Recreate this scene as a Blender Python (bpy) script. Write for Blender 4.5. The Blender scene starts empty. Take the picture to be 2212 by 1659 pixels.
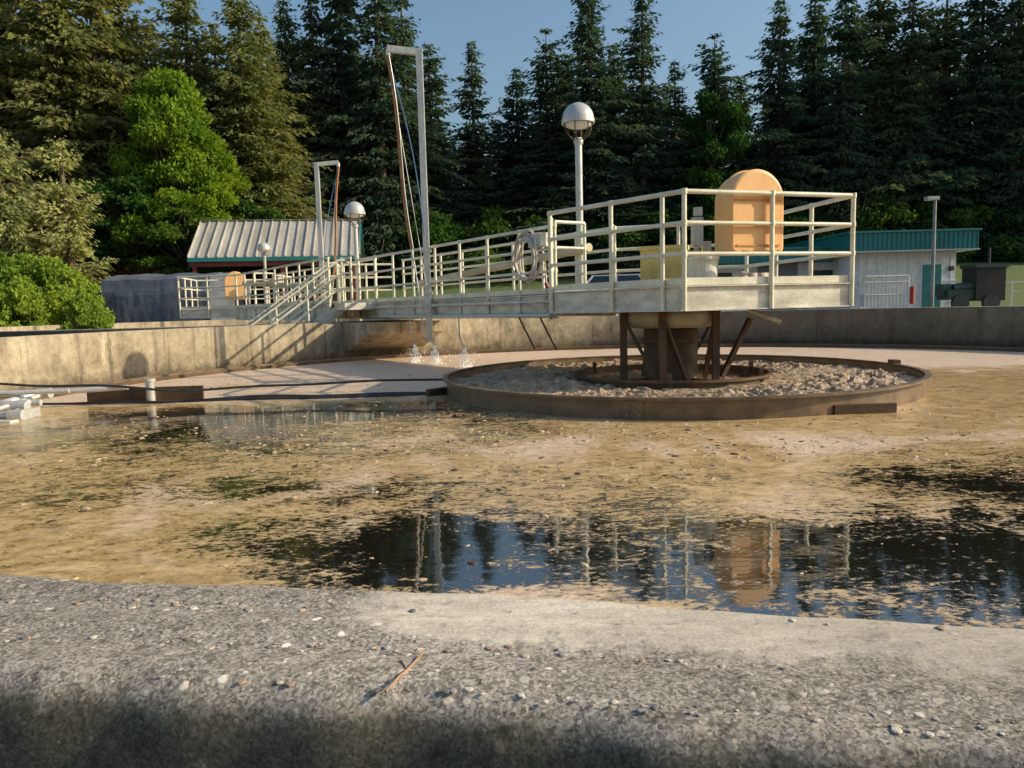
import bpy, math, random
import numpy as np
from mathutils import Vector, Matrix
from mathutils import noise as mn
random.seed(7); rng=np.random.default_rng(7)
S=bpy.context.scene
S.view_settings.view_transform='Standard'; S.view_settings.look='None'; S.view_settings.exposure=0
C1=(2.17,10.07); C2=(-9.3,26.5); R=9.65; CZ=1.13

# ---------------------------------------------------------------- materials
def newmat(name):
    m=bpy.data.materials.new(name); m.use_nodes=True
    nt=m.node_tree; nt.nodes.clear()
    out=nt.nodes.new('ShaderNodeOutputMaterial')
    return m,nt,out
def N(nt,t,**kw):
    n=nt.nodes.new(t)
    for k,v in kw.items():
        if hasattr(n,k): setattr(n,k,v)
        else: n.inputs[k].default_value=v
    return n
def L(nt,a,b): nt.links.new(a,b)
def ramp(nt,src,stops):
    r=nt.nodes.new('ShaderNodeValToRGB'); e=r.color_ramp.elements
    while len(e)<len(stops): e.new(.5)
    for i,(p,c) in enumerate(stops):
        e[i].position=p; e[i].color=(c[0],c[1],c[2],1) if hasattr(c,'__len__') else (c,c,c,1)
    L(nt,src,r.inputs[0]); return r.outputs[0]
def mixc(nt,f,a,b,mode='MIX'):
    n=nt.nodes.new('ShaderNodeMix'); n.data_type='RGBA'; n.blend_type=mode
    for i,v in ((0,f),(6,a),(7,b)):
        if hasattr(v,'is_linked'): L(nt,v,n.inputs[i])
        elif i==0: n.inputs[0].default_value=v
        else: n.inputs[i].default_value=(v[0],v[1],v[2],1)
    return n.outputs[2]
def math_(nt,op,a,b=None,clamp=False):
    n=nt.nodes.new('ShaderNodeMath'); n.operation=op; n.use_clamp=clamp
    for i,v in ((0,a),(1,b)):
        if v is None: continue
        if hasattr(v,'is_linked'): L(nt,v,n.inputs[i])
        else: n.inputs[i].default_value=v
    return n.outputs[0]
def coords(nt,scale=(1,1,1),kind='Object'):
    t=nt.nodes.new('ShaderNodeTexCoord'); mp=nt.nodes.new('ShaderNodeMapping')
    mp.inputs['Scale'].default_value=scale; L(nt,t.outputs[kind],mp.inputs[0]); return mp.outputs[0]
def noise(nt,co,scale,detail=4,rough=.55,dist=0):
    n=nt.nodes.new('ShaderNodeTexNoise'); n.inputs['Scale'].default_value=scale
    n.inputs['Detail'].default_value=detail; n.inputs['Roughness'].default_value=rough
    n.inputs['Distortion'].default_value=dist; L(nt,co,n.inputs['Vector']); return n.outputs['Fac']
def bump(nt,h,strength,dist=.01,prev=None):
    b=nt.nodes.new('ShaderNodeBump'); b.inputs['Strength'].default_value=strength; b.inputs['Distance'].default_value=dist
    L(nt,h,b.inputs['Height'])
    if prev: L(nt,prev,b.inputs['Normal'])
    return b.outputs[0]
def simple(name,c1,c2,scale=3,rough=.5,metal=0,bs=.2,stretch=(1,1,1),bd=.004,lo=.35,hi=.65,spec=.5,grime=.82):
    m,nt,out=newmat(name); co=coords(nt,stretch)
    n=noise(nt,co,scale,6); n2=noise(nt,co,scale*9,3)
    col=ramp(nt,n,[(lo,c1),(hi,c2)])
    d=ramp(nt,n2,[(.3,grime),(.7,1.1)])
    col=mixc(nt,1.0,col,d,'MULTIPLY')
    p=N(nt,'ShaderNodeBsdfPrincipled'); p.inputs['Roughness'].default_value=rough; p.inputs['Metallic'].default_value=metal
    p.inputs['Specular IOR Level'].default_value=spec
    L(nt,col,p.inputs['Base Color']); 
    if bs: L(nt,bump(nt,n2,bs,bd),p.inputs['Normal'])
    L(nt,p.outputs[0],out.inputs[0]); return m

RAIL=simple('rail_galvanised',(.84,.80,.62),(.66,.63,.48),4,.38,.08,.1)
STEEL=simple('steel_grey_paint',(.80,.76,.63),(.50,.47,.39),2.5,.5,.05,.15,(1,1,3))
STEELD=simple('steel_dark_grey',(.30,.32,.31),(.20,.21,.2),3,.55,.2)  # darker grey steel for deck plates, bolts and poles
RUST=simple('rusty_steel',(.075,.05,.032),(.14,.085,.045),3,.6,.3,.4)
RUSTB=simple('brown_coated_steel',(.12,.085,.055),(.22,.15,.085),5,.45,.15,.3)
RUSTO=simple('rust_orange',(.36,.11,.04),(.5,.24,.10),9,.7)
CREAM=simple('cream_drum',(.62,.56,.38),(.42,.37,.24),3,.6)
ORANGE=simple('faded_orange_fibreglass',(.84,.49,.20),(.80,.43,.16),2.0,.5,0,.0,(1,1,1),grime=.97)
ORANGED=simple('dirty_orange',(.45,.22,.08),(.6,.30,.1),4,.6)
YEL=simple('yellow_plastic',(.85,.66,.24),(.75,.56,.18),3,.5)
WHITEP=simple('white_plastic',(.78,.77,.70),(.66,.65,.58),3,.4)
HOSE=simple('hose_beige',(.70,.63,.54),(.52,.47,.42),6,.5)
BLACK=simple('black_rubber',(.02,.02,.022),(.04,.04,.04),6,.5)
BLUE=simple('blue_rope',(.05,.13,.32),(.08,.18,.36),6,.7)
RED=simple('red_paint',(.45,.04,.03),(.35,.03,.03),6,.5)
GALV=simple('galvanised_lamp',(.62,.62,.58),(.50,.50,.47),4,.32,.25,.05)
ALU=simple('aluminium_pole',(.66,.65,.58),(.50,.50,.46),3,.35,.2,.05,(1,1,.3))
MAROON=simple('maroon_paint',(.20,.03,.025),(.14,.02,.02),3,.5)
TEALP=simple('teal_paint',(.02,.22,.20),(.025,.17,.16),2,.45)
WALLW=simple('white_siding',(.82,.82,.80),(.74,.74,.72),.8,.7)
GREYD=simple('grey_door',(.22,.23,.26),(.18,.19,.22),1,.5)
TARP=simple('grey_tarp',(.13,.15,.19),(.09,.105,.14),.7,.6,0,.4,(1,1,1),.03,spec=.25)
GREENM=simple('dark_green_machine',(.02,.08,.05),(.03,.05,.04),3,.5)
DARKIN=simple('dark_interior',(.03,.025,.02),(.05,.04,.03),2,.8)
CARW=simple('car_white_paint',(.76,.78,.8),(.72,.74,.76),.5,.18,0,0)
BARK=simple('bark',(.09,.065,.045),(.15,.11,.075),8,.9,0,.6,(1,1,.2),.02)
ROOF=simple('metal_roof',(.56,.52,.45),(.36,.34,.29),.8,.45,.1,.1,(3,.3,.3))
TWIG=simple('twig_bark',(.34,.16,.08),(.42,.24,.14),20,.8)
def glassmat(name,col,r=.08):
    m,nt,out=newmat(name); p=N(nt,'ShaderNodeBsdfPrincipled'); n=noise(nt,coords(nt),2)
    L(nt,ramp(nt,n,[(.3,col),(.7,tuple(c*1.3 for c in col))]),p.inputs['Base Color'])
    p.inputs['Roughness'].default_value=r; L(nt,p.outputs[0],out.inputs[0]); return m
GLASS=glassmat('dark_window_glass',(.03,.04,.05)); LENS=glassmat('lamp_lens',(.7,.7,.66),.2); DROP=glassmat('water_drop',(.9,.92,.94),.1)

def concrete_wall():
    m,nt,out=newmat('stained_concrete'); co=coords(nt)
    st=noise(nt,coords(nt,(1,1,.7)),2.2,8,.7,.5); bl=noise(nt,co,.45,4); fn=noise(nt,co,26,5,.7); md=noise(nt,co,7,5,.7)
    col=ramp(nt,st,[(.32,(.22,.18,.125)),(.5,(.44,.365,.25)),(.66,(.64,.54,.38))])
    col=mixc(nt,ramp(nt,bl,[(.4,0.),(.62,.55)]),col,(.27,.23,.165))
    drip=noise(nt,coords(nt,(2.6,2.6,.12)),1.5,5,.7); col=mixc(nt,ramp(nt,drip,[(.54,0.),(.68,.7)]),col,(.09,.075,.05))
    col=mixc(nt,1.,col,ramp(nt,md,[(.3,.75),(.7,1.15)]),'MULTIPLY')
    sx=nt.nodes.new('ShaderNodeSeparateXYZ'); L(nt,co,sx.inputs[0])
    # right-hand arc: blotchy stain plus its sunless shade painted into the colour
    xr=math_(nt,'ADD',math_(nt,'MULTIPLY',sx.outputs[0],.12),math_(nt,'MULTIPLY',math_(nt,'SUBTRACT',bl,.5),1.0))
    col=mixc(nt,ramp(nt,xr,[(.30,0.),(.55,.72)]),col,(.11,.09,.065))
    zz=math_(nt,'ADD',sx.outputs[2],math_(nt,'MULTIPLY',math_(nt,'SUBTRACT',md,.5),.25))
    zt=ramp(nt,zz,[(0.05,.35),(.22,.8),(.6,1.),(.84,.95)])
    col=mixc(nt,1.,col,zt,'MULTIPLY'); col=mixc(nt,1.,col,ramp(nt,fn,[(.3,.8),(.7,1.15)]),'MULTIPLY')
    p=N(nt,'ShaderNodeBsdfPrincipled',Roughness=.9); L(nt,col,p.inputs['Base Color']); p.inputs['Specular IOR Level'].default_value=.2
    L(nt,bump(nt,fn,.5,.01),p.inputs['Normal']); L(nt,p.outputs[0],out.inputs[0]); return m
CONC=concrete_wall()
def concrete_top():
    m,nt,out=newmat('exposed_aggregate_concrete'); co=coords(nt)
    wv=nt.nodes.new('ShaderNodeTexNoise'); wv.inputs['Scale'].default_value=60; L(nt,co,wv.inputs['Vector'])
    ad=nt.nodes.new('ShaderNodeVectorMath'); ad.operation='MULTIPLY_ADD'; L(nt,wv.outputs['Color'],ad.inputs[0]); ad.inputs[1].default_value=(.008,.008,.008); L(nt,co,ad.inputs[2]); cw=ad.outputs[0]
    def vor(scale,c=cw):
        v=nt.nodes.new('ShaderNodeTexVoronoi'); v.inputs['Scale'].default_value=scale; L(nt,c,v.inputs['Vector']); return v
    v1=vor(75); v2=vor(170); v3=vor(520)
    def sep(v):
        h=nt.nodes.new('ShaderNodeSeparateColor'); L(nt,v.outputs['Color'],h.inputs[0]); return h
    hs,h2,h3=sep(v1),sep(v2),sep(v3)
    stone=ramp(nt,hs.outputs[0],[(0,(.24,.21,.18)),(.3,(.50,.43,.33)),(.6,(.36,.34,.31)),(.82,(.64,.54,.41)),(1,(.82,.75,.64))])
    stone2=ramp(nt,h2.outputs[0],[(0,(.13,.115,.10)),(.35,(.36,.31,.25)),(.7,(.25,.235,.21)),(1,(.70,.61,.50))])
    sand=ramp(nt,h3.outputs[0],[(0,(.13,.118,.10)),(.5,(.27,.24,.20)),(1,(.46,.405,.34))])
    k1=math_(nt,'MULTIPLY',ramp(nt,v1.outputs['Distance'],[(.20,1.),(.34,0.)]),ramp(nt,hs.outputs[1],[(.78,0.),(.81,1.)]))
    k2=math_(nt,'MULTIPLY',ramp(nt,v2.outputs['Distance'],[(.22,1.),(.38,0.)]),ramp(nt,h2.outputs[1],[(.60,0.),(.64,1.)]))
    col=mixc(nt,k2,sand,stone2); col=mixc(nt,k1,col,stone)
    pit=noise(nt,co,80,5,.75); col=mixc(nt,1.,col,ramp(nt,pit,[(.34,.40),(.45,.95),(.65,1.25)]),'MULTIPLY')
    at=nt.nodes.new('ShaderNodeAttribute'); at.attribute_name='smoothp'
    big=noise(nt,co,7,7,.72)
    f=math_(nt,'ADD',at.outputs['Fac'],math_(nt,'MULTIPLY',math_(nt,'SUBTRACT',big,.5),1.9))
    f=math_(nt,'ADD',f,math_(nt,'MULTIPLY',math_(nt,'SUBTRACT',noise(nt,co,60,3),.5),1.2))
    f=ramp(nt,f,[(.36,0.),(.80,.85)])
    fn=noise(nt,co,420,3,.7); md=noise(nt,coords(nt,(.6,3,1)),16,7,.8)
    sm_=ramp(nt,md,[(.3,(.46,.40,.32)),(.7,(.80,.71,.57))]); sm_=mixc(nt,1.,sm_,ramp(nt,fn,[(.3,.7),(.7,1.15)]),'MULTIPLY')
    sm_=mixc(nt,1.,sm_,ramp(nt,pit,[(.34,.7),(.48,1.)]),'MULTIPLY')
    col=mixc(nt,f,col,sm_)
    col=mixc(nt,1.,col,ramp(nt,noise(nt,co,3.2,5),[(.35,.85),(.65,1.2)]),'MULTIPLY')
    ao=nt.nodes.new('ShaderNodeAttribute'); ao.attribute_name='moss_shade'
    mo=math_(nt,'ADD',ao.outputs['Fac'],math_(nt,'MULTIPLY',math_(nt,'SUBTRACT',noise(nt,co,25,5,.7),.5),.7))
    col=mixc(nt,ramp(nt,mo,[(.40,0.),(.8,.80)]),col,(.035,.035,.02))  # outer edge of the coping: moss tint with its shade painted in
    p=N(nt,'ShaderNodeBsdfPrincipled',Roughness=.9); L(nt,col,p.inputs['Base Color']); p.inputs['Specular IOR Level'].default_value=.15
    hgt_=math_(nt,'ADD',math_(nt,'MULTIPLY',k1,.7),math_(nt,'MULTIPLY',k2,.4))
    hgt_=math_(nt,'MULTIPLY',hgt_,math_(nt,'SUBTRACT',1.,f)); hgt_=math_(nt,'ADD',hgt_,math_(nt,'MULTIPLY',fn,.3))
    hgt_=math_(nt,'ADD',hgt_,math_(nt,'MULTIPLY',pit,.8))
    L(nt,bump(nt,hgt_,.5,.0011),p.inputs['Normal']); L(nt,p.outputs[0],out.inputs[0]); return m
CTOP=concrete_top()

def foam_mat(name,cA,cB,scale=5,bs=.8,bd=.02,rough=.6):
    m,nt,out=newmat(name); co=coords(nt)
    a=noise(nt,co,scale,8,.75); b=noise(nt,co,scale*7,5,.7); c=noise(nt,co,.8,4)
    col=ramp(nt,a,[(.36,tuple(x*.35 for x in cA)),(.47,cA),(.64,cB)])
    col=mixc(nt,1.,col,ramp(nt,b,[(.3,.6),(.7,1.25)]),'MULTIPLY'); col=mixc(nt,1.,col,ramp(nt,c,[(.35,.75),(.65,1.15)]),'MULTIPLY')
    p=N(nt,'ShaderNodeBsdfPrincipled',Roughness=rough); L(nt,col,p.inputs['Base Color'])
    h=math_(nt,'ADD',a,math_(nt,'MULTIPLY',b,.4)); L(nt,bump(nt,h,bs,bd),p.inputs['Normal']); L(nt,p.outputs[0],out.inputs[0]); return m
FOAMR=foam_mat('thick_sludge',(.36,.25,.155),(.60,.45,.30),7,.8,.025,.6)
CLUMP=simple('scum_clump',(.62,.47,.31),(.34,.24,.14),9,.7,0,.5)

def water_mat():
    m,nt,out=newmat('scummy_water'); co=coords(nt)
    at=nt.nodes.new('ShaderNodeAttribute'); at.attribute_name='cov'
    tp=nt.nodes.new('ShaderNodeAttribute'); tp.attribute_name='pink'
    cs=coords(nt,(1,1.5,1))
    n1=noise(nt,co,.8,7,.62,.8); n2=noise(nt,cs,3.6,8,.75,1.2); n3=noise(nt,cs,22,6,.75,.5)
    s=math_(nt,'ADD',math_(nt,'MULTIPLY',math_(nt,'SUBTRACT',n1,.5),1.6),math_(nt,'MULTIPLY',math_(nt,'SUBTRACT',n2,.5),2.2))
    s=math_(nt,'ADD',s,math_(nt,'MULTIPLY',math_(nt,'SUBTRACT',n3,.5),2.5))
    s=math_(nt,'ADD',s,at.outputs['Fac'])
    mask=ramp(nt,s,[(.44,0.),(.53,.50),(.85,.72),(1.0,.95)])
    film=ramp(nt,s,[(.34,0.),(.52,.75),(.75,1.)])
    tan=ramp(nt,n2,[(.3,(.34,.205,.08)),(.5,(.60,.405,.18)),(.68,(.80,.59,.33))])
    pink=ramp(nt,n3,[(.3,(.40,.27,.18)),(.5,(.70,.52,.37)),(.68,(.90,.72,.56))])
    pf=ramp(nt,math_(nt,'ADD',tp.outputs['Fac'],math_(nt,'MULTIPLY',math_(nt,'SUBTRACT',n1,.5),2.6)),[(.3,0.),(.75,1.)])
    col=mixc(nt,pf,tan,pink)
    n4=noise(nt,cs,8,8,.8,.8); col=mixc(nt,1.,col,ramp(nt,n4,[(.34,.42),(.47,.92),(.68,1.2)]),'MULTIPLY')
    fl=noise(nt,cs,48,3,.6); col=mixc(nt,ramp(nt,fl,[(.63,0.),(.69,.7)]),col,(.85,.70,.52))
    dk=noise(nt,cs,11,6,.8,.8); dm=ramp(nt,dk,[(.385,.95),(.43,0.)]); 
    dm=mixc(nt,1.,dm,ramp(nt,n1,[(.42,1.),(.6,.3)]),'MULTIPLY'); dm=math_(nt,'MULTIPLY',dm,ramp(nt,tp.outputs['Fac'],[(.6,1.),(.9,.1)]))
    col=mixc(nt,dm,col,(.035,.026,.015))
    p=N(nt,'ShaderNodeBsdfPrincipled'); L(nt,col,p.inputs['Base Color'])
    L(nt,ramp(nt,pf,[(0.,.20),(1.,.5)]),p.inputs['Roughness']); p.inputs['IOR'].default_value=1.5
    h=math_(nt,'ADD',n3,math_(nt,'MULTIPLY',fl,.6))
    L(nt,bump(nt,h,.3,.005),p.inputs['Normal'])
    w=N(nt,'ShaderNodeBsdfPrincipled',Roughness=.03); w.inputs['IOR'].default_value=3.2
    fc=mixc(nt,film,(.012,.011,.007),(.48,.33,.15)); fc=mixc(nt,dm,fc,(.03,.022,.013))
    L(nt,fc,w.inputs['Base Color'])
    rip=noise(nt,coords(nt,(1.0,2.2,1)),4.5,4,.5); b1=bump(nt,rip,.05,.02)
    fb=math_(nt,'MULTIPLY',n3,film); L(nt,bump(nt,fb,.10,.004,b1),w.inputs['Normal'])
    mx=nt.nodes.new('ShaderNodeMixShader'); L(nt,mask,mx.inputs[0]); L(nt,w.outputs[0],mx.inputs[1]); L(nt,p.outputs[0],mx.inputs[2])
    L(nt,mx.outputs[0],out.inputs[0]); return m
WATER=water_mat()

def foliage(name,cd,cl,tr=.35,nscale=.5):
    m,nt,out=newmat(name); co=coords(nt,(1,1,1),'Object')
    n=noise(nt,co,nscale,3,.6); oi=nt.nodes.new('ShaderNodeObjectInfo')
    col=ramp(nt,n,[(.35,cd),(.65,cl)])
    col=mixc(nt,1.,col,ramp(nt,oi.outputs['Random'],[(0,(.7,.82,.9)),(.5,(1,1,1)),(1,(1.3,1.12,.8))]),'MULTIPLY')
    d=N(nt,'ShaderNodeBsdfDiffuse'); t=N(nt,'ShaderNodeBsdfTranslucent'); L(nt,col,d.inputs[0])
    L(nt,mixc(nt,1.,col,(1.3,1.3,.7),'MULTIPLY'),t.inputs[0])
    mx=N(nt,'ShaderNodeMixShader'); mx.inputs[0].default_value=tr
    L(nt,d.outputs[0],mx.inputs[1]); L(nt,t.outputs[0],mx.inputs[2]); L(nt,mx.outputs[0],out.inputs[0]); return m
F_DARK=foliage('conifer_needles',(.05,.09,.065),(.10,.14,.08))
F_OLIVE=foliage('conifer_needles_sunlit',(.15,.17,.06),(.28,.27,.09))  # left conifers: warm sunlight put into the needle colour
F_MAPLE=foliage('maple_leaves',(.09,.19,.025),(.22,.34,.045),.45,.35)
F_GREEN=foliage('broad_leaves',(.05,.11,.025),(.09,.17,.04),.4)
F_PINE=foliage('pine_needles',(.26,.29,.11),(.42,.42,.18),.35)
F_BUSH=foliage('hedge_leaves',(.15,.24,.03),(.32,.42,.07),.4,.6)
F_RED=foliage('red_shrub_leaves',(.16,.05,.03),(.15,.15,.04),.3,1.5)

def ground_mat():
    m,nt,out=newmat('gravel_and_grass'); co=coords(nt)
    sx=nt.nodes.new('ShaderNodeSeparateXYZ'); L(nt,co,sx.inputs[0])
    n=noise(nt,co,.25,5); f=noise(nt,co,9,5,.7)
    g=ramp(nt,f,[(.3,(.055,.09,.025)),(.7,(.13,.18,.05))]); a=ramp(nt,f,[(.3,(.10,.095,.085)),(.7,(.20,.185,.16))])
    y=math_(nt,'ADD',math_(nt,'MULTIPLY',math_(nt,'SUBTRACT',sx.outputs[1],38.),.15),math_(nt,'MULTIPLY',n,.8))
    col=mixc(nt,ramp(nt,y,[(.35,0.),(.55,1.)]),a,g)
    p=N(nt,'ShaderNodeBsdfPrincipled',Roughness=.9); L(nt,col,p.inputs['Base Color']); L(nt,bump(nt,f,.6,.05),p.inputs['Normal'])
    L(nt,p.outputs[0],out.inputs[0]); return m
GROUND=ground_mat()

# ---------------------------------------------------------------- mesh builder
class MB:
    def __init__(s): s.v=[];s.f=[];s.m=[];s.sm=[];s.mats=[]
    def mi(s,mat):
        if mat not in s.mats: s.mats.append(mat)
        return s.mats.index(mat)
    def add(s,vs,fs,mat,smooth=False):
        o=len(s.v); s.v+= [tuple(v) for v in vs]; k=s.mi(mat)
        for f in fs: s.f.append([i+o for i in f]); s.m.append(k); s.sm.append(smooth)
    def box(s,c,size,mat,ax=None,tilt=None):
        ux=Vector((1,0,0)) if ax is None else Vector((ax[0],ax[1],0)).normalized()
        uz=Vector((0,0,1)); uy=uz.cross(ux); c=Vector(c)
        vs=[]
        for k in (-.5,.5):
            for j in (-.5,.5):
                for i in (-.5,.5): vs.append(c+ux*size[0]*i+uy*size[1]*j+uz*size[2]*k)
        s.add(vs,[(0,2,3,1),(4,5,7,6),(0,1,5,4),(2,6,7,3),(0,4,6,2),(1,3,7,5)],mat)
    def beam(s,a,b,w,h,mat,side=None):
        a=Vector(a);b=Vector(b); d=(b-a).normalized(); up=Vector((0,0,1))
        if abs(d.z)>.95: up=Vector((0,1,0))
        x=d.cross(up).normalized(); y=x.cross(d)
        vs=[p+x*w*i+y*h*j for p in (a,b) for (i,j) in ((-.5,-.5),(.5,-.5),(.5,.5),(-.5,.5))]
        s.add(vs,[(0,3,2,1),(4,5,6,7),(0,1,5,4),(1,2,6,5),(2,3,7,6),(3,0,4,7)],mat)
    def cyl(s,a,b,r,mat,r2=None,n=10,caps=True):
        a=Vector(a);b=Vector(b); r2=r if r2 is None else r2
        d=(b-a).normalized(); up=Vector((0,0,1)) if abs(d.z)<.9 else Vector((1,0,0))
        x=d.cross(up).normalized(); y=x.cross(d)
        vs=[]
        for p,rr in ((a,r),(b,r2)):
            for i in range(n):
                t=2*math.pi*i/n; vs.append(p+x*rr*math.cos(t)+y*rr*math.sin(t))
        s.add(vs,[(i,(i+1)%n,n+(i+1)%n,n+i) for i in range(n)],mat,True)
        if caps: s.add(vs,[tuple(range(n-1,-1,-1)),tuple(range(n,2*n))],mat)
    def tube(s,path,r,mat,n=8,closed=False):
        P=[Vector(p) for p in path]; K=len(P); vs=[]
        px=None
        for i,p in enumerate(P):
            d=(P[(i+1)%K]-P[i-1]) if (closed or 0<i<K-1) else (P[1]-P[0] if i==0 else P[-1]-P[-2])
            d.normalize()
            if px is None:
                up=Vector((0,0,1)) if abs(d.z)<.9 else Vector((1,0,0)); px=d.cross(up).normalized()
            px=(px-d*px.dot(d)).normalized(); y=px.cross(d)
            for k in range(n):
                t=2*math.pi*k/n; vs.append(p+px*r*math.cos(t)+y*r*math.sin(t))
        fs=[]
        for i in range(K if closed else K-1):
            j=(i+1)%K
            for k in range(n): fs.append((i*n+k,i*n+(k+1)%n,j*n+(k+1)%n,j*n+k))
        s.add(vs,fs,mat,True)
    def lathe(s,c,prof,mat,n=48,a0=0,a1=2*math.pi,smooth=True):
        full=abs(a1-a0-2*math.pi)<1e-6; K=n if full else n+1; vs=[]
        for i in range(K):
            t=a0+(a1-a0)*i/n
            for r,z in prof: vs.append((c[0]+r*math.cos(t),c[1]+r*math.sin(t),c[2]+z))
        P=len(prof); fs=[]
        for i in range(n):
            j=(i+1)%K
            for k in range(P-1): fs.append((i*P+k,j*P+k,j*P+k+1,i*P+k+1))
        s.add(vs,fs,mat,smooth)
    def prism(s,poly,z0,z1,mat):
        n=len(poly); vs=[(x,y,z0) for x,y in poly]+[(x,y,z1) for x,y in poly]
        s.add(vs,[tuple(range(n-1,-1,-1)),tuple(range(n,2*n))]+[(i,(i+1)%n,n+(i+1)%n,n+i) for i in range(n)],mat)
    def obj(s,name,loc=(0,0,0),parent=None,shift=True):
        me=bpy.data.meshes.new(name)
        vs=[(v[0]-loc[0],v[1]-loc[1],v[2]-loc[2]) for v in s.v]
        me.from_pydata(vs,[],s.f)
        for m in s.mats: me.materials.append(m)
        me.polygons.foreach_set('material_index',s.m); me.polygons.foreach_set('use_smooth',s.sm); me.update()
        o=bpy.data.objects.new(name,me); o.location=loc; S.collection.objects.link(o)
        if parent: o.parent=parent
        return o
def npmesh(name,V,F,mats,midx=None,smooth=False):
    me=bpy.data.meshes.new(name); me.from_pydata(V.tolist(),[],F.tolist() if hasattr(F,'tolist') else F)
    for m in mats: me.materials.append(m)
    if midx is not None: me.polygons.foreach_set('material_index',midx)
    if smooth: me.polygons.foreach_set('use_smooth',[True]*len(me.polygons))
    me.update(); return me
def link(name,me,loc=(0,0,0),rot=0,sc=(1,1,1),parent=None):
    o=bpy.data.objects.new(name,me); o.location=loc; o.rotation_euler=(0,0,rot); o.scale=sc; S.collection.objects.link(o)
    if parent: o.parent=parent
    return o
def sm(a,b,x):
    t=min(1,max(0,(x-a)/(b-a))); return t*t*(3-2*t)

# ---------------------------------------------------------------- camera / light
cam=bpy.data.cameras.new('camera'); co=bpy.data.objects.new('camera',cam); S.collection.objects.link(co)
cam.lens=26.04; cam.sensor_width=36; cam.clip_end=3000; cam.clip_start=.02
co.matrix_world=Matrix.Translation((0,0,CZ))@Matrix.Rotation(math.radians(90-5.94),4,'X')@Matrix.Rotation(math.radians(-1.5),4,'Z')
S.camera=co
EL=math.radians(27); AZ=math.radians(92)
sd=Vector((math.sin(AZ)*math.cos(EL),math.cos(AZ)*math.cos(EL),math.sin(EL)))
sun=bpy.data.lights.new('sun','SUN'); sun.energy=5; sun.angle=math.radians(.5); sun.color=(1,.85,.60)
so=bpy.data.objects.new('sun',sun); so.rotation_euler=sd.to_track_quat('Z','Y').to_euler(); S.collection.objects.link(so)
w=bpy.data.worlds.new('World'); S.world=w; w.use_nodes=True; nt=w.node_tree; nt.nodes.clear()
wo=nt.nodes.new('ShaderNodeOutputWorld'); bg=nt.nodes.new('ShaderNodeBackground'); sk=nt.nodes.new('ShaderNodeTexSky')
sk.sky_type='NISHITA'; sk.sun_disc=False; sk.sun_elevation=EL; sk.sun_rotation=AZ; sk.air_density=1.6; sk.dust_density=3.0; sk.ozone_density=5.0
bg.inputs[1].default_value=.15; nt.links.new(sk.outputs[0],bg.inputs[0]); nt.links.new(bg.outputs[0],wo.inputs[0])

# ---------------------------------------------------------------- ground
def hgt(x,y):
    h=.45
    for c in (C1,C2):
        d=math.hypot(x-c[0],y-c[1]); h=min(h,-.6+1.05*sm(R+.4,R+3,d))
    h+=3.2*sm(40,60,y+ (0 if x<20 else 3))
    return h
xs=np.concatenate([[-900,-500,-250,-140,-100],np.arange(-80,81,1.),[100,140,250,500,900]])
ys=np.concatenate([[-900,-400,-150,-60,-30],np.arange(-15,81,1.),[100,140,250,500,1200]])
V=np.array([(x,y,hgt(x,y)) for y in ys for x in xs]); nx=len(xs)
F=[(j*nx+i,j*nx+i+1,(j+1)*nx+i+1,(j+1)*nx+i) for j in range(len(ys)-1) for i in range(nx-1)]
link('ground',npmesh('ground',V,F,[GROUND],smooth=True))

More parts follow.
